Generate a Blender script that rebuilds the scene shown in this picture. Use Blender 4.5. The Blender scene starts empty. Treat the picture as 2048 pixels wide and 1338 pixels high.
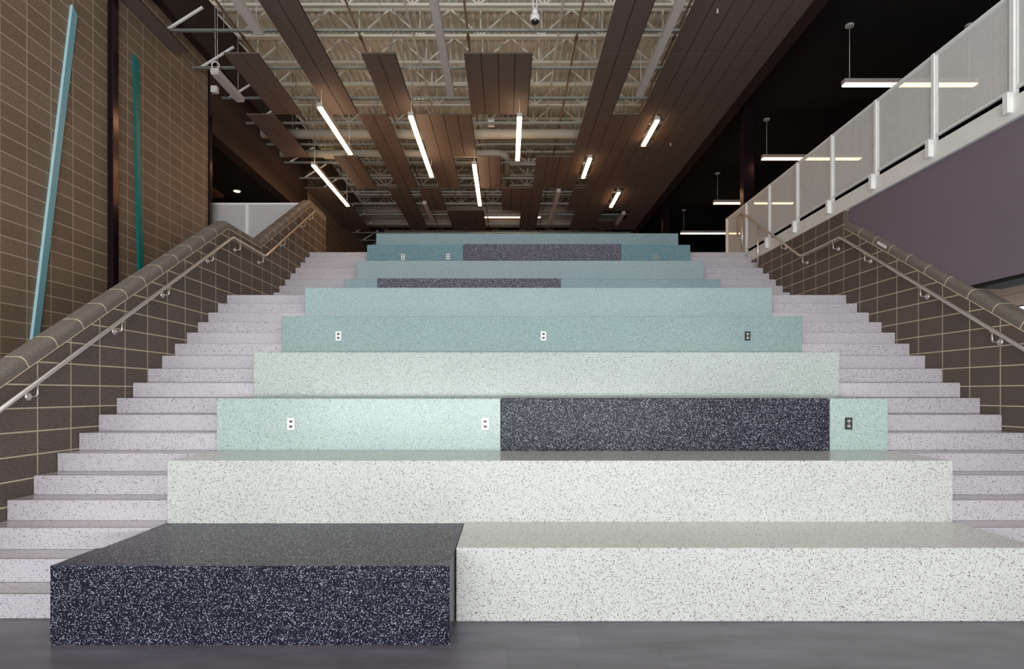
import bpy, math, random
from mathutils import Vector
random.seed(7)
C = bpy.context.scene.collection
# ------------------------------------------------------------------ camera, world, exposure, daylight, fill lights
FPX = 1205.0; VX = 1013.6; VY = 786.0; EYE = 1.553
cam = bpy.data.cameras.new('camera'); co = bpy.data.objects.new('camera', cam); C.objects.link(co)
co.location = (0, 0, EYE); co.rotation_euler = (math.radians(90), 0, 0)
cam.sensor_width = 36; cam.lens = FPX/2048*36; cam.shift_x = (1024-VX)/2048; cam.shift_y = (VY-669)/2048
cam.clip_end = 200
S = bpy.context.scene; S.camera = co
S.view_settings.view_transform = 'Standard'; S.view_settings.look = 'None'
S.view_settings.gamma = 1; S.view_settings.use_curve_mapping = False
S.view_settings.exposure = 0.0
w = bpy.data.worlds.new('world'); S.world = w; w.use_nodes = True
w.node_tree.nodes['Background'].inputs[0].default_value = (.75, .87, 1, 1)
w.node_tree.nodes['Background'].inputs[1].default_value = 0.4
WARM = (1, .60, .32)
def area(name, loc, rot, sx, sy, power, col):
    l = bpy.data.lights.new(name, 'AREA'); l.shape = 'RECTANGLE'; l.size = sx; l.size_y = sy
    l.energy = power; l.color = col
    o = bpy.data.objects.new(name, l); C.objects.link(o); o.location = loc; o.rotation_euler = rot
    return o
# daylight entering through the tall glazing behind the viewer
area('window_daylight', (-.3, -7.8, 2.9), (math.radians(90), 0, 0), 12.0, 5.2, 190, (.97, .98, 1))
# added fill lights: one tipped up for the ceiling, two for the side walls
area('ceiling_fill', (-.3, -7.7, 1.0), (math.radians(158), 0, 0), 12.0, 1.8, 2500, (.97, .98, 1))
area('side_fill_left', (-5.95, -3.0, 3.2), (math.radians(90), 0, math.radians(-90)), 9.0, 5.6, 330, (.95, .98, 1))
area('side_fill_right', (4.95, -3.0, 3.2), (math.radians(90), 0, math.radians(90)), 9.0, 5.6, 290, (.98, .98, 1))
LAMP = 17.0

# ------------------------------------------------------------------ materials
def lin(c): return tuple(((v/255)/12.92 if v/255 <= .04045 else ((v/255+.055)/1.055)**2.4) for v in c)+(1,)
def newmat(name):
    m = bpy.data.materials.new(name); m.use_nodes = True
    nt = m.node_tree; b = nt.nodes['Principled BSDF']; return m, nt, b
def N(nt, t, **k):
    n = nt.nodes.new(t)
    for a, v in k.items(): setattr(n, a, v)
    return n
def math_(nt, op, a, b=None):
    n = N(nt, 'ShaderNodeMath', operation=op)
    for i, v in enumerate((a, b)):
        if v is None: continue
        if isinstance(v, (int, float)): n.inputs[i].default_value = v
        else: nt.links.new(v, n.inputs[i])
    return n.outputs[0]
def mixc(nt, f, a, b):
    n = N(nt, 'ShaderNodeMix', data_type='RGBA')
    for i, v in ((0, f), (6, a), (7, b)):
        if isinstance(v, (int, float)): n.inputs[i].default_value = v
        elif isinstance(v, tuple): n.inputs[i].default_value = v
        else: nt.links.new(v, n.inputs[i])
    return n.outputs[2]
def bump(nt, b, h, s=.3, d=.002):
    n = N(nt, 'ShaderNodeBump'); n.inputs['Strength'].default_value = s; n.inputs['Distance'].default_value = d
    nt.links.new(h, n.inputs['Height']); nt.links.new(n.outputs[0], b.inputs['Normal'])
def objco(nt): return N(nt, 'ShaderNodeTexCoord').outputs['Object']
def noise(nt, vec, scale, detail=2, rough=.5):
    n = N(nt, 'ShaderNodeTexNoise'); n.inputs['Scale'].default_value = scale; n.inputs['Detail'].default_value = detail
    n.inputs['Roughness'].default_value = rough; nt.links.new(vec, n.inputs['Vector']); return n.outputs[0]
def simple(name, rgb, rough=.5, metal=0, var=.06, scale=6):
    m, nt, b = newmat(name); c = lin(rgb)
    n = noise(nt, objco(nt), scale, 3)
    lo = tuple(v*(1-var) for v in c[:3])+(1,); hi = tuple(min(1, v*(1+var)) for v in c[:3])+(1,)
    nt.links.new(mixc(nt, n, lo, hi), b.inputs['Base Color'])
    b.inputs['Roughness'].default_value = rough; b.inputs['Metallic'].default_value = metal
    return m
def emit(name, col, st):
    m, nt, b = newmat(name); b.inputs['Base Color'].default_value = (.8, .8, .8, 1)
    b.inputs['Emission Color'].default_value = col+(1,); b.inputs['Emission Strength'].default_value = st
    return m
def chips(nt, vec, scale, size, keep):
    v = N(nt, 'ShaderNodeTexVoronoi'); v.inputs['Scale'].default_value = scale; nt.links.new(vec, v.inputs['Vector'])
    sep = N(nt, 'ShaderNodeSeparateColor'); nt.links.new(v.outputs['Color'], sep.inputs[0])
    # chip radius differs from cell to cell
    rad = math_(nt, 'MULTIPLY', sep.outputs[1], size)
    inside = math_(nt, 'LESS_THAN', v.outputs['Distance'], rad)
    return math_(nt, 'MULTIPLY', inside, math_(nt, 'GREATER_THAN', sep.outputs[0], 1-keep)), sep.outputs[2]
def terrazzo(name, base, dark, light, kd, kl, rough=.2, sd=120, sl=150, md=1, ml=.6):
    m, nt, b = newmat(name); vec = objco(nt)
    wob = N(nt, 'ShaderNodeVectorMath', operation='ADD'); nt.links.new(vec, wob.inputs[0])
    nn = N(nt, 'ShaderNodeTexNoise'); nn.inputs['Scale'].default_value = 60; nt.links.new(vec, nn.inputs['Vector'])
    sc = N(nt, 'ShaderNodeVectorMath', operation='SCALE'); sc.inputs['Scale'].default_value = .008
    nt.links.new(nn.outputs['Color'], sc.inputs[0]); nt.links.new(sc.outputs[0], wob.inputs[1]); v2 = wob.outputs[0]
    bc = lin(base); lo = tuple(v*.9 for v in bc[:3])+(1,); hi = tuple(min(1, v*1.08) for v in bc[:3])+(1,)
    col = mixc(nt, noise(nt, vec, 1.3, 3), lo, hi)
    f1, r1 = chips(nt, v2, 230, .6, .5)
    col = mixc(nt, math_(nt, 'MULTIPLY', f1, .45), col, lin(dark))
    f2, r2 = chips(nt, v2, sd, .62, kd*1.5)
    col = mixc(nt, math_(nt, 'MULTIPLY', f2, md), col, lin(dark))
    f3, r3 = chips(nt, v2, sl, .65, kl)
    col = mixc(nt, math_(nt, 'MULTIPLY', f3, math_(nt, 'MULTIPLY', math_(nt, 'ADD', r3, .35), ml)), col, lin(light))
    nt.links.new(col, b.inputs['Base Color']); b.inputs['Roughness'].default_value = rough; b.inputs['Specular IOR Level'].default_value = .22
    return m
M = {}
M['mint'] = terrazzo('terrazzo_pale_mint', (206, 208, 204), (84, 80, 72), (240, 240, 235), .22, .12)
M['aqua'] = terrazzo('terrazzo_mint', (176, 195, 191), (100, 104, 100), (232, 238, 236), .2, .12)
M['mint4'] = terrazzo('terrazzo_soft_mint', (190, 200, 195), (98, 96, 90), (232, 238, 236), .22, .12)
M['teal'] = terrazzo('terrazzo_teal', (150, 174, 172), (92, 110, 110), (225, 235, 236), .2, .12)
M['teal6'] = terrazzo('terrazzo_light_teal', (166, 186, 186), (110, 126, 126), (225, 235, 236), .15, .14)
M['teal8'] = terrazzo('terrazzo_blue_grey', (162, 180, 185), (108, 124, 128), (225, 235, 236), .15, .14)
M['teal7'] = terrazzo('terrazzo_slate_blue', (146, 170, 176), (96, 116, 120), (225, 235, 236), .15, .16)
M['deep'] = terrazzo('terrazzo_deep_teal', (116, 150, 158), (70, 98, 104), (220, 235, 238), .15, .22)
M['lilac'] = terrazzo('terrazzo_lilac_grey', (199, 194, 200), (122, 114, 120), (230, 226, 228), .2, .12)
M['groove'] = terrazzo('terrazzo_nosing_groove', (118, 110, 112), (80, 75, 78), (150, 145, 148), .2, .1)
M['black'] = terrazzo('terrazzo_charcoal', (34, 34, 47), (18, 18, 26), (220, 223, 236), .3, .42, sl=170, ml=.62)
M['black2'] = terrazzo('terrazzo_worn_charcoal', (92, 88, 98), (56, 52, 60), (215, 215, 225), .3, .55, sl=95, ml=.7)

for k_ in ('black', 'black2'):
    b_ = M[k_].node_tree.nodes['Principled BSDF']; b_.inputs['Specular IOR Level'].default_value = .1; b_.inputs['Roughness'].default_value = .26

def blockmat(name, base, mortar, py=.0258, pz=0.0, rough=.65):
    m, nt, b = newmat(name)
    tc = N(nt, 'ShaderNodeTexCoord'); geo = N(nt, 'ShaderNodeNewGeometry')
    s = N(nt, 'ShaderNodeSeparateXYZ'); nt.links.new(tc.outputs['Object'], s.inputs[0])
    sn = N(nt, 'ShaderNodeSeparateXYZ'); nt.links.new(geo.outputs['Normal'], sn.inputs[0])
    isx = math_(nt, 'GREATER_THAN', math_(nt, 'ABSOLUTE', sn.outputs[0]), .5)
    u = math_(nt, 'ADD', math_(nt, 'MULTIPLY', s.outputs[1], isx), math_(nt, 'MULTIPLY', s.outputs[0], math_(nt, 'SUBTRACT', 1, isx)))
    u = math_(nt, 'SUBTRACT', u, py); vv = math_(nt, 'SUBTRACT', s.outputs[2], pz)
    cmb = N(nt, 'ShaderNodeCombineXYZ'); nt.links.new(u, cmb.inputs[0]); nt.links.new(vv, cmb.inputs[1])
    br = N(nt, 'ShaderNodeTexBrick', offset=0.0, squash=1.0); nt.links.new(cmb.outputs[0], br.inputs['Vector'])
    br.inputs['Scale'].default_value = 1; br.inputs['Brick Width'].default_value = .4064; br.inputs['Row Height'].default_value = .2032
    br.inputs['Mortar Size'].default_value = .0066; br.inputs['Mortar Smooth'].default_value = .1; br.inputs['Bias'].default_value = 0
    bc = lin(base)
    br.inputs['Color1'].default_value = tuple(v*.88 for v in bc[:3])+(1,); br.inputs['Color2'].default_value = tuple(v*1.1 for v in bc[:3])+(1,)
    br.inputs['Mortar'].default_value = lin(mortar)
    sp = noise(nt, tc.outputs['Object'], 130, 2, .8)
    spk = N(nt, 'ShaderNodeValToRGB'); nt.links.new(sp, spk.inputs[0])
    spk.color_ramp.elements[0].position = .38; spk.color_ramp.elements[0].color = (.62, .62, .62, 1)
    spk.color_ramp.elements[1].position = .68; spk.color_ramp.elements[1].color = (1.75, 1.72, 1.68, 1)
    mul = N(nt, 'ShaderNodeMix', data_type='RGBA', blend_type='MULTIPLY'); mul.inputs[0].default_value = 1
    nt.links.new(br.outputs['Color'], mul.inputs[6]); nt.links.new(spk.outputs[0], mul.inputs[7])
    col = mixc(nt, br.outputs['Fac'], mul.outputs[2], lin(mortar))
    nt.links.new(col, b.inputs['Base Color']); b.inputs['Roughness'].default_value = rough
    h = math_(nt, 'SUBTRACT', math_(nt, 'MULTIPLY', sp, .4), br.outputs['Fac'])
    bump(nt, b, h, .5, .004)
    return m
M['block'] = blockmat('brown_ground_face_block', (94, 84, 77), (198, 187, 162))
M['block_tall'] = blockmat('brown_wall_block', (126, 108, 92), (192, 176, 148), py=.33)
M['cap'] = blockmat('brown_cap_block', (116, 109, 103), (116, 109, 103)); 
for n in M['cap'].node_tree.nodes:
    if n.type == 'TEX_BRICK': n.inputs['Brick Width'].default_value = 500; n.inputs['Row Height'].default_value = 500; n.inputs['Mortar Size'].default_value = 0
M['mortar'] = simple('mortar', (216, 200, 172), .9, 0, .1, 40)
M['white'] = simple('white_paint', (238, 238, 236), .4)
M['fixture'] = simple('fixture_white', (205, 196, 192), .45)
M['steel_white'] = simple('cream_painted_steel', (226, 221, 206), .55)
M['deck'] = simple('cream_roof_deck', (232, 229, 218), .6, 0, .12, 3)
M['galv'] = simple('galvanised_steel', (160, 163, 158), .4, .6, .15, 30)
M['panel'] = simple('brown_panel', (106, 90, 82), .75, 0, .08, 8)
M['panel_edge'] = simple('dark_seam', (22, 17, 15), .9)
M['brown_dark'] = simple('dark_brown_paint', (48, 34, 30), .6)
M['bulk'] = simple('umber_bulkhead', (54, 38, 33), .6)
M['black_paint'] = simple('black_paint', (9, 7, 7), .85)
M['column'] = simple('dark_indigo_steel', (62, 48, 56), .17, .8)
M['purple'] = simple('plum_grey_paint', (122, 110, 122), .7, 0, .05, 1.5)
M['blue'] = simple('pale_turquoise_metal', (128, 182, 196), .4)
M['tealpaint'] = simple('teal_metal', (12, 118, 116), .4)
M['tealedge'] = simple('pale_turquoise_edge', (176, 214, 222), .4)
M['stainless'] = simple('stainless_steel', (224, 220, 216), .36, .85, .05, 40)
M['duct'] = simple('duct_cream', (186, 178, 164), .6)
M['copper'] = simple('copper_pipe', (132, 106, 88), .5, .3, .1, 20)
M['conduit'] = simple('cream_conduit', (196, 190, 178), .5)
M['tan'] = simple('tan_soffit', (120, 86, 54), .7, 0, .1, 2)
M['dark_plastic'] = simple('black_plastic', (32, 30, 32), .4)
M['receptacle'] = simple('grey_receptacle', (92, 78, 76), .4)
M['cream_box'] = simple('cream_box', (214, 200, 150), .6)
M['grey_floor'] = None
M['lamp'] = emit('warm_lamp_diffuser', (1, .56, .26), LAMP)
M['lampr'] = emit('side_lamp_diffuser', (1, .62, .34), 7)
M['deck_fill'] = emit('deck_fill_glow', (1, .74, .48), 7)
M['glass_day'] = emit('daylit_window', (.95, .98, 1), 1.1)
# floor: dark stone-look tile
m, nt, b = newmat('charcoal_stone_tile'); vec = objco(nt)
mp = N(nt, 'ShaderNodeMapping'); mp.inputs['Scale'].default_value = (1, 3.2, 1); mp.inputs['Rotation'].default_value = (0, 0, .5); nt.links.new(vec, mp.inputs[0])
n1 = noise(nt, mp.outputs[0], 1.6, 7, .62)
col = mixc(nt, n1, lin((44, 43, 49)), lin((128, 124, 134)))
br = N(nt, 'ShaderNodeTexBrick', offset=.5); nt.links.new(vec, br.inputs['Vector']); br.inputs['Scale'].default_value = 1
br.inputs['Brick Width'].default_value = .92; br.inputs['Row Height'].default_value = .61; br.inputs['Mortar Size'].default_value = .0018
br.inputs['Color1'].default_value = (.82, .82, .82, 1); br.inputs['Color2'].default_value = (1.1, 1.1, 1.1, 1); br.inputs['Mortar'].default_value = (.62, .62, .62, 1)
mu = N(nt, 'ShaderNodeMix', data_type='RGBA', blend_type='MULTIPLY'); mu.inputs[0].default_value = 1
nt.links.new(col, mu.inputs[6]); nt.links.new(br.outputs[0], mu.inputs[7]); nt.links.new(mu.outputs[2], b.inputs['Base Color'])
b.inputs['Roughness'].default_value = .33; M['floor'] = m
# perforated white sheet: round holes cut by the material
def perforated(name, rgb, pitch=.0125, r=.30, axis=1):
    m, nt, b = newmat(name); b.inputs['Base Color'].default_value = lin(rgb); b.inputs['Roughness'].default_value = .45
    s = N(nt, 'ShaderNodeSeparateXYZ'); nt.links.new(objco(nt), s.inputs[0])
    def fr(o): return math_(nt, 'SUBTRACT', math_(nt, 'FRACT', math_(nt, 'ADD', math_(nt, 'DIVIDE', o, pitch), 5000)), .5)
    a, c = fr(s.outputs[axis]), fr(s.outputs[2])
    d = math_(nt, 'SQRT', math_(nt, 'ADD', math_(nt, 'MULTIPLY', a, a), math_(nt, 'MULTIPLY', c, c)))
    nt.links.new(math_(nt, 'GREATER_THAN', d, r), b.inputs['Alpha'])
    return m
M['perf'] = perforated('perforated_white_sheet', (246, 245, 243), .0135, .33, 1)
M['perfx'] = perforated('perforated_grey_sheet', (215, 212, 210), .0135, .27, 0)

# ------------------------------------------------------------------ mesh helpers
class MB:
    def __init__(s): s.v = []; s.f = []; s.mi = []; s.mats = []; s.sm = []
    def m(s, mat):
        if mat not in s.mats: s.mats.append(mat)
        return s.mats.index(mat)
    def poly(s, pts, mat): 
        b = len(s.v); s.v += [tuple(p) for p in pts]; s.f.append(tuple(range(b, b+len(pts)))); s.mi.append(s.m(mat)); s.sm.append(False)
    def box(s, x0, x1, y0, y1, z0, z1, mat, bev=0):
        if bev: return s.bbox(x0, x1, y0, y1, z0, z1, mat, bev)
        b = len(s.v); s.v += [(x, y, z) for x in (x0, x1) for y in (y0, y1) for z in (z0, z1)]
        for q in ((0,1,3,2),(4,6,7,5),(0,4,5,1),(2,3,7,6),(0,2,6,4),(1,5,7,3)):
            s.f.append(tuple(b+i for i in q)); s.mi.append(s.m(mat)); s.sm.append(False)
    def bbox(s, x0, x1, y0, y1, z0, z1, mat, r):
        # chamfered box: octagonal rings
        c = ((x0+x1)/2, (y0+y1)/2, (z0+z1)/2); h = ((x1-x0)/2, (y1-y0)/2, (z1-z0)/2)
        b = len(s.v); idx = {}
        for sx in (-1, 1):
            for sy in (-1, 1):
                for sz in (-1, 1):
                    for k in range(3):
                        p = [sx*(h[0]-r), sy*(h[1]-r), sz*(h[2]-r)]; p[k] = (sx, sy, sz)[k]*h[k]
                        idx[(sx, sy, sz, k)] = len(s.v); s.v.append(tuple(c[i]+p[i] for i in range(3)))
        def F(l):
            # orient outwards
            P = [Vector(s.v[i]) for i in l]; n = (P[1]-P[0]).cross(P[2]-P[0]); ce = sum(P, Vector())/len(P)-Vector(c)
            if n.dot(ce) < 0: l = l[::-1]
            s.f.append(tuple(l)); s.mi.append(s.m(mat)); s.sm.append(False)
        for k in range(3):
            o = [i for i in range(3) if i != k]
            for sg in (-1, 1):
                l = []
                for a, bb in ((-1,-1),(1,-1),(1,1),(-1,1)):
                    key = [0]*3; key[k] = sg; key[o[0]] = a; key[o[1]] = bb; l.append(idx[tuple(key)+(k,)])
                F(l)
        for k in range(3):      # edges parallel to axis k
            o = [i for i in range(3) if i != k]
            for a in (-1, 1):
                for bb in (-1, 1):
                    def I(sk, kk): key = [0]*3; key[k] = sk; key[o[0]] = a; key[o[1]] = bb; return idx[tuple(key)+(kk,)]
                    F([I(-1, o[0]), I(1, o[0]), I(1, o[1]), I(-1, o[1])])
        for sx in (-1, 1):
            for sy in (-1, 1):
                for sz in (-1, 1): F([idx[(sx, sy, sz, k)] for k in range(3)])
    def prism(s, pts, axis, a0, a1, mat):
        # pts: 2-D outline in the other two axes; extruded along axis
        def mk(p, a):
            q = list(p); q.insert(axis, a); return tuple(q)
        b = len(s.v); n = len(pts); s.v += [mk(p, a0) for p in pts]+[mk(p, a1) for p in pts]; mi = s.m(mat)
        area_ = sum(pts[i][0]*pts[(i+1) % n][1]-pts[(i+1) % n][0]*pts[i][1] for i in range(n))
        fl = (area_ > 0) == (axis != 1)
        fs = [tuple(range(b, b+n))[::-1], tuple(range(b+n, b+2*n))]+[(b+i, b+(i+1) % n, b+n+(i+1) % n, b+n+i) for i in range(n)]
        for f in fs: s.f.append(f if fl else f[::-1]); s.mi.append(mi); s.sm.append(False)
    def tube(s, pts, r, mat, n=10, cap=True):
        P = [Vector(p) for p in pts]; b = len(s.v); rings = []
        prev = None
        for i, p in enumerate(P):
            if i == 0: t = P[1]-P[0]
            elif i == len(P)-1: t = P[-1]-P[-2]
            else: t = (P[i]-P[i-1]).normalized()+(P[i+1]-P[i]).normalized()
            t.normalize()
            if prev is None:
                u = t.cross(Vector((0, 0, 1)))
                if u.length < .1: u = t.cross(Vector((1, 0, 0)))
            else: u = prev-t*prev.dot(t)
            u.normalize(); prev = u; v = t.cross(u)
            k = 1.0
            if 0 < i < len(P)-1:
                ca = (P[i]-P[i-1]).normalized().dot(t); k = 1/max(ca, .5)
            rr = r[i] if isinstance(r, (list, tuple)) else r
            ring = []
            for j in range(n):
                a = 2*math.pi*j/n; ring.append(len(s.v)); s.v.append(tuple(p+(u*math.cos(a)+v*math.sin(a))*rr))
            rings.append(ring)
        mi = s.m(mat)
        for i in range(len(rings)-1):
            for j in range(n):
                s.f.append((rings[i][j], rings[i][(j+1) % n], rings[i+1][(j+1) % n], rings[i+1][j])); s.mi.append(mi); s.sm.append(True)
        if cap:
            s.f.append(tuple(rings[0][::-1])); s.mi.append(mi); s.sm.append(False)
            s.f.append(tuple(rings[-1])); s.mi.append(mi); s.sm.append(False)
    def bar(s, a, b_, wx, mat, wz=None):
        a = Vector(a); b2 = Vector(b_); t = (b2-a).normalized(); wz = wz or wx
        u = t.cross(Vector((0, 0, 1)))
        if u.length < .05: u = Vector((1, 0, 0))
        u.normalize(); v = t.cross(u).normalized(); b = len(s.v)
        for p in (a, b2):
            for i, j in ((-1,-1),(1,-1),(1,1),(-1,1)): s.v.append(tuple(p+u*i*wx/2+v*j*wz/2))
        for q in ((3,2,1,0),(4,5,6,7),(0,1,5,4),(1,2,6,5),(2,3,7,6),(3,0,4,7)):
            s.f.append(tuple(b+i for i in q)); s.mi.append(s.m(mat)); s.sm.append(False)
    def build(s, name, parent=None, shift=None):
        me = bpy.data.meshes.new(name)
        vs = s.v if shift is None else [(v[0]-shift[0], v[1]-shift[1], v[2]-shift[2]) for v in s.v]
        me.from_pydata(vs, [], s.f); me.update()
        for mt in s.mats: me.materials.append(mt)
        for p, i, sm in zip(me.polygons, s.mi, s.sm): p.material_index = i; p.use_smooth = sm
        o = bpy.data.objects.new(name, me); C.objects.link(o)
        if shift is not None and parent is None: o.location = shift
        if parent is not None: o.parent = parent
        return o
def one(fn):
    mb = MB(); fn(mb); return mb
def tag(o, label, cat, group=None, kind=None):
    o['label'] = label; o['category'] = cat
    if group: o['group'] = group
    if kind: o['kind'] = kind
    return o
def thing(name, label, cat, loc=(0, 0, 0), group=None):
    o = bpy.data.objects.new(name, None); C.objects.link(o); o.location = loc; o.empty_display_size = .1
    return tag(o, label, cat, group)
def struct(mb, name): o = mb.build(name); o['kind'] = 'structure'; return o
def copy_tree(o, parent=None):
    c = o.copy(); C.objects.link(c)
    if parent is not None: c.parent = parent
    for ch in list(o.children): copy_tree(ch, c)
    return c
def px(x, y, d): return Vector(((x-VX)*d/FPX, d, EYE+(VY-y)*d/FPX))
ORD = ['zeroth', 'first', 'second', 'third', 'fourth', 'fifth', 'sixth', 'seventh', 'eighth', 'ninth', 'tenth', 'eleventh', 'twelfth', 'thirteenth', 'fourteenth', 'fifteenth', 'sixteenth', 'seventeenth', 'eighteenth', 'nineteenth', 'twentieth', 'twenty-first', 'twenty-second', 'twenty-third', 'twenty-fourth']

# ------------------------------------------------------------------ key dimensions
R_ = .1667; T_ = .2794; D0 = 4.139
XL, XR = -4.135, 5.015            # faces of the two parapet walls
TL, TR = -2.78, 3.65              # ends of the seating tiers
XW = -6.09                        # tall side wall
UP = 27*R_                        # upper floor level
ZP = 7.70; ZS = 7.83; ZJ = 8.85; ZT = 9.46; ZD = 9.48
YB = -8.0; YF = 28.5

# ------------------------------------------------------------------ setting
mb = MB(); mb.box(-13, 13, YB-.2, YF, -.2, 0, M['floor']); struct(mb, 'floor')
mb = MB(); mb.box(XW-.2, XW, 2.0, 12.28, 0, 9.9, M['block_tall']); mb.box(XW-.2, XW, YB, 2.0, 7.2, 9.9, M['block_tall']); struct(mb, 'wall_left')
mb = MB(); mb.box(XW-.2, XW, 18.4, YF, UP, 9.9, M['block_tall']); struct(mb, 'wall_left')
mb = MB(); mb.box(XW-.25, XW+.01, 12.42, 18.38, 6.92, 9.9, M['bulk']); struct(mb, 'trim_1')
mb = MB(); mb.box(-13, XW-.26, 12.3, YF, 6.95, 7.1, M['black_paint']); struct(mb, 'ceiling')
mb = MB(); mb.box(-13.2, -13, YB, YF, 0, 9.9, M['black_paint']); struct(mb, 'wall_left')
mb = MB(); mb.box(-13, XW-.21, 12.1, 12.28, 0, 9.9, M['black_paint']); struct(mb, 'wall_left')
mb = MB(); mb.box(-13.2, 13.2, YF, YF+.2, 0, 9.9, M['brown_dark']); struct(mb, 'wall_back')
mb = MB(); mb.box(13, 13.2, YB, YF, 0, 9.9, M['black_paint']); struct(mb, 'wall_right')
# ribbed roof deck, ribs running away from the viewer
mb = MB(); x = -6.08; p = .1524; prof = []
while x < 5.0:
    prof += [(x, ZD), (x+p*.42, ZD), (x+p*.5, ZD+.075), (x+p*.92, ZD+.075)]; x += p
top = [(prof[-1][0], ZD+.2), (prof[0][0], ZD+.2)]
for i in range(len(prof)-1):
    a, c = prof[i], prof[i+1]; mb.poly([(a[0], YB, a[1]), (a[0], YF, a[1]), (c[0], YF, c[1]), (c[0], YB, c[1])], M['deck'])
mb.box(-6.3, 5.1, YB, YF, ZD+.08, ZD+.28, M['deck']); struct(mb, 'ceiling')
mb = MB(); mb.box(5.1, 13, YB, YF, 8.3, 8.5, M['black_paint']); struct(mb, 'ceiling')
# glazed wall behind the viewer
for n, X in ((7, XW-.1), (8, 5.12)):  # unseen side frames, added to go with the side fill lights
    mb = MB()
    for k in range(5): mb.box(X, X+.08, YB+k*2.48, YB+k*2.48+.07, 0, 7.2 if n == 7 else 8.2, M['dark_plastic'])
    struct(mb, 'window_%d' % n)
mb = MB()
for x0, x1 in ((-13.2, -6.6), (6.1, 13.2)): mb.box(x0, x1, YB-.2, YB, 0, 9.9, M['purple'])
mb.box(-6.6, 6.1, YB-.2, YB, 8.1, 9.9, M['purple']); struct(mb, 'wall_front')
for i in range(5):
    x0 = -6.6+i*2.54; mb = MB()
    for a, c, z0, z1 in ((x0, x0+.08, 0, 8.1), (x0+2.46, x0+2.54, 0, 8.1), (x0+.08, x0+2.46, 0, .12), (x0+.08, x0+2.46, 2.4, 2.5), (x0+.08, x0+2.46, 8.0, 8.1)):
        mb.box(a, c, YB-.15, YB-.03, z0, z1, M['dark_plastic'])
    struct(mb, 'window_%d' % (i+1))
# upper floors
mb = MB(); mb.box(XL-.2, 5.05, 12.83, YF, UP-.22, UP, M['lilac']); struct(mb, 'floor')
mb = MB(); mb.box(-13, XL-.21, 12.7, YF, UP-.22, UP, M['lilac']); struct(mb, 'floor')
mb = MB(); mb.box(5.26, 13, 2, YF, UP-.22, UP, M['brown_dark']); struct(mb, 'floor')
# white slab edge on the right
mb = MB(); mb.box(5.03, 5.24, 2, 13.88, UP-.225, UP-.004, M['white'], .004); struct(mb, 'trim_2')

def joint(y):      # top of the block courses of a parapet, following the stairs
    if y < 8.93: return 4.0-.5966*(8.93-y)
    if y < 10.11: return 4.0
    if y < 12.74: return 4.0+(y-10.11)*.582
    return 5.53
def cap(mb, x_in, sgn, ys, brk):
    # sgn: direction (in x) from the inner face to the outer face
    prof = [(-.006, -.004), (-.006, .05), (.002, .074), (.018, .092), (.042, .102), (.158, .102), (.185, .09), (.205, .06), (.205, -.004)]
    secs = []; y0, y1 = ys
    pts = [y0]+[b for b in brk if y0 < b < y1]+[y1]
    for i in range(len(pts)-1):
        a, c = pts[i], pts[i+1]; sl = (joint(c-1e-4)-joint(a+1e-4))/(c-a); L = (c-a)*math.sqrt(1+sl*sl)
        n = max(1, round(L/.405)); g = .013/L
        for k in range(n):
            s0, s1 = k/n+(g/2 if k else 0), (k+1)/n-(g/2 if k < n-1 else 0)
            t0 = 1 if k else 0; t1 = 1 if k < n-1 else 0
            secs.append((a+(c-a)*s0, a+1e-4, sl, t0, 'b')); secs.append((a+(c-a)*s1, a+1e-4, sl, t1, 'e'))
    rings = []
    for (y, ya, sl, t, k) in secs:
        zb = joint(ya)+sl*(y-ya)
        ring = []
        for (dx, h) in prof:
            dy = -h*sl/math.sqrt(1+sl*sl)*t*1.0; dz = h if not t else h/math.sqrt(1+sl*sl)+0
            ring.append((x_in+sgn*dx, y+dy, zb+(h if not t else dz+h*(1-1/math.sqrt(1+sl*sl))*0)+(0)))
        rings.append(ring)
    npf = len(prof)
    for i in range(len(rings)-1):
        mat = M['cap'] if secs[i][4] == 'b' else M['mortar']
        for j in range(npf-1):
            q = [rings[i][j], rings[i][j+1], rings[i+1][j+1], rings[i+1][j]]
            mb.poly(q if sgn > 0 else q[::-1], mat)
    mb.poly(rings[0], M['cap']); mb.poly(rings[-1][::-1], M['cap'])
def strip(mb, x_in, sgn, ys, brk):
    pts = [ys[0]]+[b for b in brk if ys[0] < b < ys[1]]+[ys[1]]
    for i in range(len(pts)-1):
        a, c = pts[i], pts[i+1]; za, zc = joint(a+1e-4), joint(c-1e-4)
        mb.prism([(a, za-.012), (c, zc-.012), (c, zc-.003), (a, za-.003)], 0, min(x_in-sgn*.007, x_in+sgn*.2), max(x_in-sgn*.007, x_in+sgn*.2), M['mortar'])
BR = (8.93, 10.11, 12.74)
def parapet(side):
    if side == 'left':
        t = thing('parapet_wall', 'brown block parapet wall with sloped cap left of the stairs', 'wall', (XL-.1, 9, 0))
        x0, x1, xin, sg, yend = XL-.2, XL, XL, -1, 13.78
    else:
        t = thing('parapet_wall', 'brown block parapet wall with sloped cap below the plum wall on the right', 'wall', (XR+.1, 6, 0))
        x0, x1, xin, sg, yend = XR, XR+.2, XR, 1, 8.93
    ya = 3.85
    out = [(ya, 0)]+[(yend, 0)]+[(yend, joint(yend-1e-4)-.012)]
    for b in reversed(BR):
        if b < yend: out.append((b, joint(b)-.012))
    out.append((ya, joint(ya)-.012))
    mb = MB(); mb.prism(out, 0, x0, x1, M['block']); strip(mb, xin, sg, (ya, yend), BR)
    o = mb.build('block_courses', t); o.matrix_parent_inverse = t.matrix_world.inverted() 
    mb = MB(); cap(mb, xin, sg, (ya, yend), BR); o2 = mb.build('cap', t)
    for q in (o, o2): q.location = -Vector(t.location)
    for q in (o, o2): q.matrix_parent_inverse.identity()
    return t
parapet('left'); parapet('right')
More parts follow.
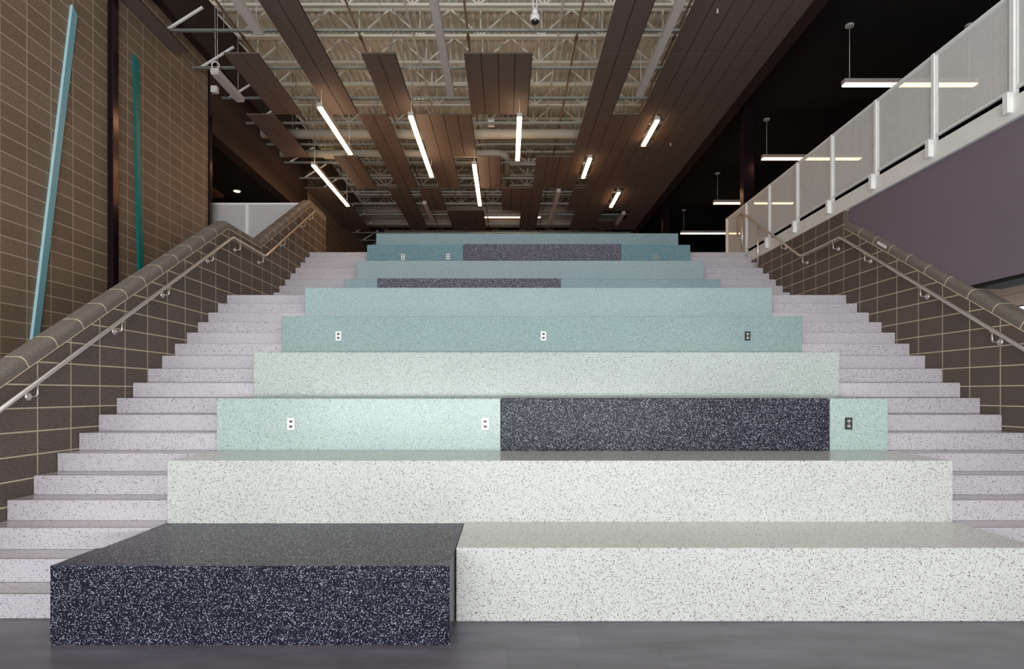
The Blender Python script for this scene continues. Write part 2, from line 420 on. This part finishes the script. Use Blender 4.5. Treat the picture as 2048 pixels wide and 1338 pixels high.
mb = MB(); mb.box(XR, XR+.2, 8.935, 13.88, 0, UP-.228, M['block']); struct(mb, 'wall_right')
# plum bulkhead sitting on the right parapet
yk = 8.93-(4.106-2.73)/.5966
mb = MB(); mb.prism([(2.0, 2.73), (yk, 2.73), (8.93, 4.107), (8.93, UP-.23), (2.0, UP-.23)], 0, 5.075, 5.25, M['purple']); struct(mb, 'wall_right')
mb = MB(); mb.box(5.08, 5.42, 2, yk-.03, 2.69, 2.728, M['black_paint']); mb.box(5.26, 5.42, 2, 10, 2.729, 3.1, M['black_paint']); struct(mb, 'trim_3')
mb = MB(); mb.box(5.43, 6.0, YB, 14, 2.73, 2.8, M['tan']); mb.box(6.02, 6.9, YB, 14, 2.73, 2.8, M['tan']); struct(mb, 'ceiling')
mb = MB(); mb.box(6.9, 7.1, YB, 14, 0, .6, M['tan']); mb.box(6.9, 7.1, 9.0, 14, .6, 4.2, M['tan']); struct(mb, 'wall_right')
mb = MB(); mb.box(6.93, 6.97, YB, 9.0, .6, 2.72, M['glass_day']); 
for k in range(7): mb.box(6.9, 6.99, YB+k*2.8, YB+k*2.8+.07, .6, 2.72, M['dark_plastic'])
struct(mb, 'window_6')
# dark jamb post closing the tall wall, dark beam over it
def rel(mb, name, t): o = mb.build(name, t, shift=t.location); return o
t = tag(one(lambda b: b.box(XW-.14, XW+.03, 12.29, 12.41, UP-.1, 9.4, M['column'], .006)).build('steel_post'), 'slim dark steel post closing the end of the tall brown block wall', 'post')
t = tag(one(lambda b: b.box(XW+.002, XW+.16, 2.1, 18.3, 8.3, 9.4, M['brown_dark'])).build('edge_beam'), 'dark brown steel beam along the top of the tall block wall', 'beam')
t = tag(one(lambda b: b.box(4.86, 5.08, YB+.1, 27.8, 7.74, 9.4, M['brown_dark'])).build('edge_beam'), 'dark brown beam along the right edge of the brown ceiling planks', 'beam')

# ------------------------------------------------------------------ tiers
F1 = .988*D0
def tier_y(k): return F1+(k-1)*3*T_ if k <= 6 else 2.49*D0+(k-7)*3*T_
TC = [None, 'mint', 'mint', 'aqua', 'mint4', 'teal', 'teal6', 'teal7', 'teal8', 'deep', 'teal7']
TN = [None, 'lowest pale mint terrazzo seating tier, right of the charcoal block on the floor',
      'second seating tier up, pale mint terrazzo, behind the charcoal block',
      'third seating tier up, mint terrazzo with a long charcoal insert right of centre',
      'fourth seating tier up, plain pale mint, above the long charcoal insert',
      'fifth seating tier up, teal terrazzo with three spaced outlets and no insert',
      'sixth seating tier up, plain light teal, level with the stair landings',
      'seventh seating tier up, a thin blue teal strip with a charcoal insert left of centre',
      'eighth seating tier up, plain blue grey, between the two worn charcoal inserts',
      'ninth seating tier up, deep teal with the upper charcoal insert',
      'topmost narrow teal terrazzo bench against the dark ceiling']
INS = {3: (-.056, 3.09), 7: (-2.212, .919), 9: (-.861, 2.271)}
for k in range(1, 11):
    y0 = tier_y(k); y1 = tier_y(k+1) if k < 10 else y0+.6; z1 = 3*k*R_ if k < 10 else 29.7*R_; z0 = 0
    if k == 10: z0 = UP
    if k == 6: y1 = 2.49*D0
    x0 = TL if k > 1 else -.345
    if k in (6, 8): y1 -= .011
    mt = M[TC[k]]; cat = 'seating tier'
    if k in INS:
        t = thing('seating_tier', TN[k], cat, ((x0+TR)/2, y0, 0)); a, c = INS[k]
        mb = MB(); mb.box(x0, a-.003, y0, y1-.002, z0, z1, mt, .006); rel(mb, 'bench_block', t)
        mb = MB(); mb.box(c+.003, TR, y0, y1-.002, z0, z1, mt, .006); rel(mb, 'bench_block', t)
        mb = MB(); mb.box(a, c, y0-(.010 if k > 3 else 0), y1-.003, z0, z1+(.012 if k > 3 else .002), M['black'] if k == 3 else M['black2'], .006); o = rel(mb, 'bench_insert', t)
        o['label'] = 'dark charcoal terrazzo insert'
    else:
        mb = MB(); mb.box(x0, TR, y0, y1-.002, z0, z1, mt, .006); o = mb.build('seating_tier', shift=((x0+TR)/2, y0, 0)); tag(o, TN[k], cat)
mb = MB(); mb.prism([(-2.812, .8966*D0), (-.352, .8966*D0), (-.352, tier_y(2)-.003), (-2.781, tier_y(2)-.003), (-2.781, D0-.004), (-2.812, D0-.012)], 2, 0, 3*R_-.012, M['black'])
tag(mb.build('seating_block', shift=(-1.58, 4.2, 0)), 'big charcoal speckled terrazzo block standing on the floor at front left', 'seating block')

# ------------------------------------------------------------------ stairs
Y19 = 2.5065*D0
def step_y(k): return D0+(k-1)*T_ if k <= 18 else Y19+(k-19)*T_
def stair(side, a, b):
    x0, x1 = (XL+.002, TL-.003) if side == 'left' else (TR+.003, XR-.002)
    part = 'lower' if a == 1 else 'upper'
    near = 'up to the landing' if a == 1 else 'above the landing'
    t = thing('stair_flight', '%s flight of lilac grey steps on the %s, %s' % (part, side, near), 'stairs', ((x0+x1)/2, step_y(a), 0))
    for k in range(a, b+1):
        y0 = step_y(k); y1 = step_y(k+1) if k < 27 else 12.826
        mb = MB()
        mb.box(x0, x1, y0, y1-.0015, 0, k*R_, M['lilac'], .007)
        mb.box(x0+.004, x1-.004, y0+.022, y0+.034, k*R_-.001, k*R_+.0012, M['groove'])
        if (y1-y0) < .5: mb.box(x0+.004, x1-.004, y1-.012, y1-.003, k*R_-.001, k*R_+.0012, M['groove'])
        rel(mb, 'step' if k not in (18,) else 'landing', t)
for sd in ('left', 'right'):
    stair(sd, 1, 18); stair(sd, 19, 27)

# ------------------------------------------------------------------ outlets
def make_outlet():
    t = thing('power_outlet', 'outlet', 'power outlet', group='outlets in the tier faces')
    mb = MB(); mb.box(-.035, .035, -.007, -.0005, -.057, .057, M['stainless'], .002); pl = mb.build('cover_plate', t)
    for z in (-.024, .024):
        mb = MB(); n = 14
        mb.prism([(.017*math.cos(2*math.pi*i/n), z+max(-.013, min(.013, .017*math.sin(2*math.pi*i/n)))) for i in range(n)], 1, -.0095, -.0072, M['receptacle'])
        for dx in (-.006, .006): mb.box(dx-.0012, dx+.0012, -.0105, -.0096, z-.002, z+.006, M['dark_plastic'])
        mb.build('socket', t)
    mb = MB(); mb.tube([(0, -.0072, 0), (0, -.0086, 0)], .003, M['stainless'], 8); mb.build('screw', t)
    return t
base = make_outlet()
def outlet(x, y, tier, label, style):
    d = tier_y(tier)-.001; p = px(x, y, d); o = base if not base.get('used') else copy_tree(base)
    base['used'] = 1; o.location = (p.x, d, p.z); o['label'] = label
    if style != 'steel':
        for ch in o.children:
            if 'cover_plate' in ch.name:
                ch.data = ch.data.copy(); ch.data.materials[0] = M['dark_plastic'] if style == 'dark' else (M['white'] if style == 'white' else M['galv'])
            elif 'socket' in ch.name and style == 'dark':
                ch.data = ch.data.copy(); ch.data.materials[0] = M['galv']
outlet(582, 848, 3, 'steel outlet plate near the left end of the third tier', 'steel')
outlet(970.5, 848, 3, 'steel outlet plate just left of the big charcoal insert', 'steel')
outlet(1697, 847, 3, 'black outlet plate just right of the big charcoal insert', 'dark')
outlet(677, 672, 5, 'white outlet plate at the left of the fifth tier', 'white')
outlet(1087, 672, 5, 'white outlet plate in the middle of the fifth tier', 'white')
outlet(1495, 672, 5, 'dark outlet plate at the right of the fifth tier', 'dark')
outlet(806, 514, 9, 'white outlet plate on the ninth tier, farther from the charcoal insert', 'white')
outlet(896, 513, 9, 'white outlet plate on the ninth tier, close left of the charcoal insert', 'white')
outlet(1312, 514.5, 9, 'grey outlet plate on the ninth tier, right of the charcoal insert', 'grey')
del base['used']
for o in list(C.objects):
    if 'used' in o: del o['used']

# ------------------------------------------------------------------ handrails
def railz(y):
    if y < 8.9: return 3.85-.5955*(8.9-y)
    if y < 10.1: return 3.85
    return 3.85+(y-10.1)*.588
def bracket(t, xwall, sgn, y, xr):
    zr = railz(y); zb = zr-.125; mb = MB()
    mb.tube([(xwall+sgn*.008, y, zb), (xwall+sgn*.05, y, zb), (xr-sgn*.012, y, zb+.004), (xr, y, zb+.018), (xr, y, zr-.018)], .0085, M['stainless'], 8)
    mb.box(xr-.012, xr+.012, y-.03, y+.03, zr-.024, zr-.017, M['stainless'])
    br = rel(mb, 'bracket', t)
    m2 = MB(); m2.tube([(xwall+sgn*.001, y, zb), (xwall+sgn*.007, y, zb), (xwall+sgn*.018, y, zb)], [.037, .037, .024], M['stainless'], 20)
    m2.tube([(xwall+sgn*.018, y, zb), (xwall+sgn*.03, y, zb)], .015, M['stainless'], 12)
    r = m2.build('rosette', br, shift=t.location)
t = thing('handrail', 'round stainless handrail on the left parapet wall beside the stairs', 'handrail', (-4.05, 9, 0))
xr = XL+.085
rel(one(lambda b: b.tube([(xr, y, railz(y)) for y in (4.0, 6, 8.85)]+[(xr, 8.93, 3.856)]+[(xr, 9.5, 3.85), (xr, 10.06, 3.85), (xr, 10.14, 3.868), (xr, 12.70, railz(12.7))], .0205, M['stainless'], 14)), 'rail', t)
for y in (5.20, 6.34, 7.225, 8.31, 9.15, 10.02, 11.0, 12.1, 12.6): bracket(t, XL, 1, y, xr)
t = thing('handrail', 'round stainless handrail on the right wall, ending on two steel posts', 'handrail', (4.93, 9, 0))
xr = XR-.085
rel(one(lambda b: b.tube([(xr, y, railz(y)) for y in (4.0, 6, 8.85)]+[(xr, 8.93, 3.856), (xr, 9.5, 3.85), (xr, 10.06, 3.85), (xr, 10.14, 3.868), (xr, 12.55, railz(12.55)), (xr, 12.62, railz(12.6)), (xr, 12.82, railz(12.6)), (xr, 12.87, railz(12.6)-.04), (xr, 12.87, railz(12.6)-.42)], .0205, M['stainless'], 14)), 'rail', t)
for y in (5.2, 6.12, 7.18, 8.3, 9.1, 10.05, 10.82): bracket(t, XR, -1, y, xr)
rel(one(lambda b: b.tube([(xr, 11.83, 24*R_), (xr, 11.83, railz(11.83)-.01)], .0205, M['stainless'], 14)), 'post', t)
rel(one(lambda b: b.tube([(xr, 12.62, 27*R_), (xr, 12.62, railz(12.6)-.01)], .0205, M['stainless'], 14)), 'post', t)

# ------------------------------------------------------------------ perforated guards
t = thing('guard_rail', 'long white perforated guard rail along the upper floor edge on the right', 'guard rail', (5.07, 9, UP))
GX = 5.07; zt = UP+1.07; ys = [13.86-1.12*i for i in range(0, 11)]
rel(one(lambda b: b.box(GX-.02, GX+.025, ys[-1], ys[0], zt-.04, zt, M['white'], .004)), 'top_rail', t)
rel(one(lambda b: b.box(GX-.015, GX+.02, ys[-1], ys[0], UP+.075, UP+.105, M['white'], .003)), 'bottom_rail', t)
for i, y in enumerate(ys):
    rel(one(lambda b: b.box(GX-.03, GX+.03, y-.028, y+.028, UP-.13, zt-.001, M['white'], .004)), 'post', t)
    if 0 < i and y < 12.5: rel(one(lambda b: b.box(GX-.095, GX-.032, y-.034, y+.034, UP-.16, UP+.045, M['white'], .005)), 'mounting_bracket', t)
    if i < len(ys)-1:
        rel(one(lambda b: b.box(GX-.0005, GX+.0005, ys[i+1]+.03, y-.03, UP+.1, zt-.035, M['perf'])), 'screen_panel', t)
        rel(one(lambda b: [b.box(GX-.012, GX+.012, ys[i+1]+.028, ys[i+1]+.05, UP+.1, zt-.035, M['white'])]), 'screen_frame', t)
        rel(one(lambda b: [b.box(GX-.012, GX+.012, y-.05, y-.028, UP+.1, zt-.035, M['white'])]), 'screen_frame', t)
t = thing('guard_rail', 'short white perforated guard rail behind the left parapet, below the dark opening', 'guard rail', (-5.2, 12.78, UP))
rel(one(lambda b: b.box(-6.35, XL-.21, 12.72, 12.77, UP+1.03, UP+1.07, M['white'], .004)), 'top_rail', t)
rel(one(lambda b: b.box(-6.35, XL-.21, 12.73, 12.76, UP+.03, UP+.06, M['white'], .003)), 'bottom_rail', t)
gx = [-6.32, -5.49]
for i, x in enumerate(gx):
    rel(one(lambda b: b.box(x-.03, x+.03, 12.715, 12.775, UP, UP+1.03, M['white'], .004)), 'post', t)
for a, c in ((-6.29, -5.52), (-5.46, XL-.22)):
    rel(one(lambda b: b.box(a, c, 12.7445, 12.7455, UP+.06, UP+1.03, M['perfx'])), 'screen_panel', t)

# ------------------------------------------------------------------ tall wall pieces
mb = MB(); mb.box(XW+.001, XW+.09, 9.18, 9.32, 0, 9.4, M['column'], .006)
tag(mb.build('steel_column', shift=(XW+.05, 9.25, 0)), 'dark glossy steel column on the tall brown block wall between two turquoise bars', 'column')
def bar(label, y0, z0, y1, z1, wd, mface, medge):
    a = Vector((XW, y0, z0)); b = Vector((XW, y1, z1)); u = (b-a).normalized(); n = Vector((0, u.z, -u.y))*wd/2
    mb = MB(); o = [(a-n), (a+n), (b+n+u*(-.0)), (b-n+u*.08)]
    P = lambda q, x: (x, q.y, q.z)
    x0, x1 = XW+.001, XW+.04
    mb.poly([P(q, x1) for q in o], mface)
    mb.poly([P(q, x0) for q in o][::-1], mface)
    for i in range(4):
        q, r = o[i], o[(i+1) % 4]; mb.poly([P(q, x0), P(r, x0), P(r, x1), P(q, x1)], medge if i == 3 else mface)
    tag(mb.build('wall_bar', shift=tuple(a)), label, 'wall bar', 'coloured bars on the tall wall')
bar('long pale turquoise bar tilted on the tall wall, left of the dark column', 7.72, 2.1, 8.44, 6.88, .105, M['blue'], M['tealedge'])
bar('darker teal bar tilted on the tall wall, right of the dark column', 9.99, 3.3, 9.86, 6.98, .12, M['tealpaint'], M['tealpaint'])

# ------------------------------------------------------------------ roof joists
def joist_mesh(detail=True):
    bot, topc, web = MB(), MB(), MB(); x0, x1 = -6.02, 4.85
    for dy in (-.03, .012):
        bot.box(x0+.5, x1-.4, dy, dy+.018, ZJ, ZJ+.06, M['steel_white']); topc.box(x0, x1, dy, dy+.018, ZT-.05, ZT, M['steel_white'])
    bot.box(x0+.5, x1-.4, -.05, .05, ZJ, ZJ+.008, M['steel_white']); topc.box(x0, x1, -.04, .04, ZT-.008, ZT, M['steel_white'])
    n = 8; st = (x1-x0-.9)/n
    for i in range(n+1):
        xb = x0+.5+i*st
        web.bar((xb, 0, ZJ+.02), (xb, 0, ZT-.02), .034, M['steel_white'])
        if i < n:
            xm = xb+st/2
            web.bar((xb, 0, ZJ+.03), (xm, 0, ZT-.03), .036, M['steel_white']); web.bar((xm, 0, ZT-.03), (xb+st, 0, ZJ+.03), .036, M['steel_white'])
    web.bar((x0, 0, ZT-.03), (x0+.5, 0, ZJ+.03), .036, M['steel_white']); web.bar((x1, 0, ZT-.03), (x1-.4, 0, ZJ+.03), .036, M['steel_white'])
    return bot, topc, web
proto = None; jy = [8.42+.99*i for i in range(20)]
jb = joist_mesh()
for i, y in enumerate(jy):
    if proto is None:
        t = thing('roof_joist', '', 'roof joist', (0, y, 0), 'open web roof joists'); proto = t
        for nm, q in zip(('bottom_chord', 'top_chord', 'web'), jb): q.build(nm, t)
    else: t = copy_tree(proto); t.location = (0, y, 0)
    t['label'] = 'cream open-web steel roof joist spanning the ceiling, %s back from the viewer' % ORD[i+1]
# bridging rods running away along the joists
for i, x in enumerate((-4.6, -1.9, 1.05, 3.55)):
    mb = MB(); mb.bar((x, 7.0, ZJ-.015), (x, 27.2, ZJ-.015), .03, M['steel_white'])
    tag(mb.build('bridging_bar', shift=(x, 17, ZJ)), 'thin cream bridging bar under the joists, %s from left' % ORD[i+1], 'steel bar', 'bridging bars under the joists')

# struts that carry the planks
proto = None
for i in range(15):
    y = 9.235+1.195*i
    if proto is None:
        t = thing('support_strut', '', 'support strut', (0, y, ZS), 'slotted struts above the planks'); proto = t
        mb = MB(); x0, x1 = -6.06, 4.84
        mb.box(x0, x1, -.02, -.017, -.02, .021, M['galv']); mb.box(x0, x1, .017, .02, -.02, .021, M['galv']); mb.box(x0, x1, -.02, .02, .018, .021, M['galv'])
        x = x0
        while x < x1: mb.box(x, x+.045, -.022, .022, -.024, -.014, M['galv']); x += .085
        mb.build('channel', t)
        mb = MB(); mb.bar((-5.95, .03, 0), (-5.28, .03, .42), .035, M['white'], .035); mb.build('brace', t)
        for x in (-4.9, -2.2, 1.6, 3.9):
            mb = MB(); mb.tube([(x, 0, .02), (x, 0, ZD-ZS)], .006, M['galv'], 6); mb.build('hanger_rod', t)
    else: t = copy_tree(proto); t.location = (0, y, ZS)
    t['label'] = 'galvanised slotted strut across the ceiling just above the planks, %s back' % ORD[i+1]

# brown pipes
for i, (rx, y1) in enumerate(((-.741, 14.7), (-.411, 27), (-.1086, 27), (.196, 27), (.470, 27))):
    x = rx*6.567; mb = MB(); mb.tube([(x, 7, 8.12), (x, y1, 8.12)], .021, M['copper'], 10)
    mb.tube([(x, 11.1, 8.12), (x, 11.15, 8.12)], .035, M['copper'], 10)
    tag(mb.build('sprinkler_pipe', shift=(x, 14, 8.12)), 'thin brown pipe running away above the ceiling planks, %s from left' % ORD[i+1], 'pipe', 'brown pipes above the planks')

# ------------------------------------------------------------------ planks
ROWY = [8.52-2.39, 8.52, 10.91, 13.30, 15.67, 18.07, 20.3, 22.66]      # boundaries
H = ZP-EYE
def kx(k): return (-.836+.0506*k)*H
def rng(a, b): return list(range(a, b))
rows = {1: rng(4, 6)+rng(22, 24)+rng(26, 32),                                  # nearest, partly out of the frame
        2: rng(0, 2)+rng(4, 6)+rng(8, 10)+rng(14, 18)+rng(22, 24)+rng(26, 32),
        3: rng(-2, 0)+rng(6, 8)+rng(10, 14)+rng(22, 32),
        4: rng(2, 4)+rng(6, 8)+rng(10, 12)+rng(14, 16)+rng(19, 32),
        5: rng(-3, 0)+rng(5, 7)+rng(8, 10)+rng(16, 20)+rng(23, 32),
        6: rng(-3, 0)+rng(5, 7)+rng(10, 14)+rng(18, 20)+rng(24, 32)}
cut = {(3, 27): (15.05, None), (4, 23): (None, None), (5, 27): (19.6, None), (6, 27): (21.5, None), (6, 28): (21.5, None), (6, 29): (21.5, None)}
near = {1: 'nearest', 2: 'second', 3: 'third', 4: 'fourth', 5: 'fifth', 6: 'farthest'}
for r, ks in rows.items():
    y0, y1 = ROWY[r], ROWY[r+1]; vis = [k for k in ks if cut.get((r, k), 0) != (None, None)]
    if r == 1: vis = [-1.5]+vis
    for n, k in enumerate(vis):
        a = y0+.004
        if (r, k) in cut: a = cut[(r, k)][0]
        x0, x1 = (kx(k)+.006, kx(k+1)-.006)
        if k == -1.5: x0, x1 = -6.05, -5.76
        mb = MB(); mb.box(x0, x1, a, y1-.004, ZP, ZP+.03, M['panel'], .003)
        mb.box(x1-.002, x1+.0125, a+.01, y1-.014, ZP+.012, ZP+.02, M['panel_edge'])
        o = mb.build('ceiling_plank', shift=((x0+x1)/2, (a+y1)/2, ZP))
        tag(o, 'brown acoustic ceiling plank, %s from left in the %s row' % (ORD[n+1], near[r]), 'ceiling plank', 'brown planks under the roof')

# ------------------------------------------------------------------ linear pendants along the hall
def pendant(x, y0, y1, z, lit, label, wdt=.11, alongx=False, mat=None, ceil=9.47, canopy=False):
    cx, cy = (x, (y0+y1)/2) if not alongx else ((y0+y1)/2, x)
    t = thing('linear_lamp', label, 'ceiling lamp', (cx, cy, z), 'linear lamps')
    L = (y1-y0)/2; w2 = wdt/2
    def B(a, b, c, d, e, f, mt, bev=0):
        m_ = MB()
        if alongx: m_.box(c, d, a, b, e, f, mt, bev)
        else: m_.box(a, b, c, d, e, f, mt, bev)
        return m_
    B(-w2, w2, -L, L, .02, .10, M['fixture'], .004).build('housing', t)
    B(-w2+.004, w2-.004, -L+.012, L-.012, -.004, .0195, (mat or M['lamp']) if lit else M['fixture'], .003).build('diffuser', t)
    if lit and not alongx: B(-w2+.012, w2-.012, -L+.03, L-.03, .1002, .104, M['deck_fill']).build('deck_fill', t)  # hidden glowing strip added on lit housings to brighten the roof deck
    for e in (-L+.12, L-.12):
        m_ = MB(); p = (lambda v: (v, 0)) if alongx else (lambda v: (0, v))
        q = p(e); m_.tube([(q[0], q[1], .10), (q[0], q[1], ceil-z)], .005 if not canopy else .008, M['fixture'], 6); m_.build('cord', t)
        if canopy:
            m_ = MB(); m_.tube([(q[0], q[1], ceil-z-.035), (q[0], q[1], ceil-z-.001)], [.075, .08], M['fixture'], 20); m_.build('canopy', t)
    return t
def pend_px(xa, ya, xb, yb, Hl, lit, label, wdt=.11):
    da, db = Hl*FPX/(VY-ya), Hl*FPX/(VY-yb)
    X = ((xa-VX)*da+(xb-VX)*db)/2/FPX
    return pendant(X, da, db, EYE+Hl, lit, label, wdt)
HL = 5.72
pend_px(637, 215, 703, 310, HL, True, 'glowing linear lamp in the upper left of the ceiling, above the other left one')
pend_px(819, 233, 865, 355, HL, True, 'long glowing linear lamp left of centre, beside a four-plank cluster')
pend_px(1038, 235, 1036, 322, HL, True, 'glowing linear lamp nearly vertical in the picture, in the middle of the ceiling')
pend_px(947, 330, 961, 412, HL, True, 'glowing linear lamp lowest in the picture near the middle, just above the top bench')
pend_px(625, 331, 697, 413, HL, True, 'glowing linear lamp at the lower left near the end of the left parapet')
pend_px(1312, 241, 1289, 293, 6.04, True, 'short glowing linear lamp under the solid plank field, the nearest of its three')
pend_px(1178, 317, 1168, 357, 6.04, True, 'short glowing linear lamp at the left edge of the solid plank field')
pend_px(1237, 386, 1222, 415, 6.04, True, 'short glowing linear lamp farthest back under the solid plank field')
pend_px(437, -60, 511, 72, HL, False, 'unlit white linear lamp at the top left corner of the ceiling', .13)
pend_px(853, -60, 903, 194, HL, False, 'unlit white linear lamp hanging left of centre at the top of the picture', .13)
pend_px(1388, -60, 1281, 194, HL, False, 'unlit white linear lamp beside the right plank field at the top', .13)
pend_px(429, 147, 481, 205, HL, False, 'short unlit white linear lamp by the end of the tall brown wall', .15)
pend_px(848, 408, 866, 446, 6.0, False, 'far unlit linear lamp left of centre over the top bench', .12)
pend_px(1117, 384, 1101, 450, 6.0, False, 'far unlit linear lamp right of centre over the top bench', .12)
pend_px(1247, 428, 1234, 450, 6.1, False, 'far unlit linear lamp showing in the gap of the right plank field', .12)
t = pendant(22.9, -1.3, 1.3, 8.22, True, 'far glowing lamp running crosswise between the last planks', .1, True, M['lampr'])
sl = ['nearest and largest', 'second nearest', 'third nearest', 'farthest and smallest']
for i, (x0, y, zz) in enumerate(((6.16, 11.04, 7.19), (6.28, 14.84, 7.31), (6.34, 18.48, 7.36), (6.40, 22.2, 7.42))):
    pendant(y, x0, x0+2.44, zz, True, '%s of the crosswise lamps hanging in the dark upper floor at right' % sl[i], .13, True, M['lampr'], 8.3, True)

# ------------------------------------------------------------------ columns, ducts, small ceiling things
for y, lb in ((13.2, 'dark steel column rising behind the white guard rail on the upper floor'), (20.06, 'far dark steel column on the upper floor, right of the top bench')):
    mb = MB(); mb.box(5.15, 5.38, y-.11, y+.11, UP, 8.3, M['column'], .01); tag(mb.build('steel_column', shift=(5.26, y, UP)), lb, 'column')
mb = MB(); mb.box(XW-.2, XW+.04, 18.1, 18.38, UP, 6.9, M['column'], .01)
tag(mb.build('steel_column', shift=(XW-.1, 18.2, UP)), 'dark steel column behind the top end of the left parapet', 'column')
def elb(pts, r, mat, label, name='air_duct', n=16):
    mb = MB(); mb.tube(pts, r, mat, n); c = pts[0]
    o = tag(mb.build(name, shift=c), label, 'duct' if name == 'air_duct' else 'pipe')
    for x in (-5.3, -3.2, -.6, 2.9):
        if x < pts[1][0]:
            m_ = MB(); m_.bar((x, c[1], c[2]+r-.01), (x, c[1], 9.47), .02, M['galv'], .006); m_.build('hanger_strap', o, shift=c)
    return o
elb([(-6.06, 14.9, 7.96), (4.6, 14.9, 7.96)], .115, M['duct'], 'white round duct crossing the ceiling, the nearer of two')
elb([(-6.06, 16.15, 7.97), (-.25, 16.15, 7.97), (-.1, 16.22, 7.97), (-.02, 16.35, 7.97), (-.02, 18.6, 7.97)], .1, M['duct'], 'white round duct that bends away near the middle of the ceiling')
elb([(-5.8, 22.70, 8.45), (4.6, 22.70, 8.45)], .15, M['duct'], 'wide cream duct crossing the far ceiling')
elb([(-5.8, 24.2, 8.5), (4.6, 24.2, 8.5)], .3, M['duct'], 'widest cream duct crossing the ceiling at the far end')
def smallbox(x, y, d, w_, h_, mat, label, name, cat, dp=.15, up=None):
    p = px(x, y, d); t = thing(name, label, cat, (p.x, d, p.z)); mb = MB(); mb.box(-w_/2, w_/2, 0, dp, -h_/2, h_/2, mat, .006); mb.build('body', t)
    if up: mb = MB(); mb.tube([(0, dp/2, h_/2), (0, dp/2, up-p.z)], .007, M['fixture'], 6); mb.build('hanger', t)
    return t
smallbox(655, 303, 16.6, .36, .18, M['cream_box'], 'cream junction box hanging between the two left glowing lamps', 'junction_box', 'box', .3, 9.47)
smallbox(982, 243, 14.3, .15, .17, M['white'], 'small white sensor box hanging near the middle of the ceiling', 'sensor_box', 'box', .12, 9.47)
smallbox(427, 177, 12.3, .13, .13, M['white'], 'small white box on the top corner of the tall brown wall', 'junction_box', 'box', .1)
smallbox(703, 454, 24.0, .35, .16, M['cream_box'], 'far cream box high up left of the top bench', 'junction_box', 'box', .3, 9.47)
# coil of white cable hanging at the wall end
p = px(431, 131, 11.45); mb = MB(); mb.tube([(p.x+.07*math.cos(a*math.pi/9), p.y+.01*math.sin(a*.7), p.z+.07*math.sin(a*math.pi/9)) for a in range(19)], .012, M['white'], 8)
mb.tube([(p.x, p.y, p.z+.07), (p.x-.02, p.y, 9.47)], .005, M['white'], 6); tag(mb.build('cable_coil', shift=tuple(p)), 'small coil of white cable hanging near the end of the tall wall', 'cable')
# dome camera
p = px(1070, 38, 10.0); t = thing('security_camera', 'white dome security camera hanging at the top middle of the ceiling', 'security camera', tuple(p))
mb = MB(); mb.tube([(0, 0, .07), (0, 0, .05), (0, 0, -.01), (0, 0, -.04)], [.05, .082, .085, .07], M['white'], 24); mb.build('housing', t)
mb = MB(); mb.tube([(0, 0, -.038), (0, 0, -.06), (0, 0, -.08), (0, 0, -.088)], [.068, .062, .04, .015], M['dark_plastic'], 24); mb.build('dome', t)
mb = MB(); mb.tube([(0, -.066, -.05), (0, -.078, -.056)], [.024, .018], M['copper'], 14); mb.build('lens', t)
for dx in (-.03, .03): mb = MB(); mb.tube([(dx, 0, .06), (dx, 0, 9.47-p.z)], .01, M['white'], 8); mb.build('stem', t)
mb = MB(); mb.tube([(0, 0, .07), (0, 0, .17)], [.055, .045], M['white'], 16); mb.build('collar', t)
# sprinkler heads under the right planks
for x, y, lb in ((1435, 22, 'tiny white sprinkler head under the right planks near the top of the picture'), (1341, 289, 'tiny sprinkler head under the right planks near the nearest short lamp')):
    d = (H-.04)*FPX/(VY-y); p = px(x, y, d); t = thing('sprinkler', lb, 'sprinkler', tuple(p))
    mb = MB(); mb.tube([(0, 0, .035), (0, 0, -.01)], .012, M['white'], 10); mb.build('body', t)
    mb = MB(); mb.tube([(0, 0, -.02), (0, 0, -.024)], .022, M['white'], 14); mb.tube([(0, 0, -.01), (0, 0, -.021)], .005, M['white'], 6); mb.build('deflector', t)
# recessed downlight in the dark room at left
p = px(474, 385, 16.05); t = thing('downlight', 'small round glowing downlight in the dark ceiling behind the left guard rail', 'downlight', (p.x, 16.05, 6.945))
mb = MB(); mb.tube([(0, 0, 0), (0, 0, -.02)], [.11, .1], M['fixture'], 20); mb.build('ring', t)
mb = MB(); mb.tube([(0, 0, -.021), (0, 0, -.026)], .08, M['lampr'], 20); mb.build('lens', t)
# brown soffit piece next to the wall end
mb = MB(); mb.box(-9.2, -7.7, 14.0, 16.4, 6.86, 6.945, M['tan']); tag(mb.build('soffit_box', shift=(-6.7, 15.6, 6.8)), 'tan boxed soffit in the dark room just past the tall wall', 'soffit')

# pale label stuck on the right cap
mb = MB(); y = 8.04; mb.bar((XR-.012, y-.09, joint(y-.09)+.062), (XR-.012, y+.09, joint(y+.09)+.062), .008, M['white'], .035)
tag(mb.build('paper_label', shift=(XR, y, joint(y))), 'small pale paper strip stuck on the cap of the right parapet', 'label')
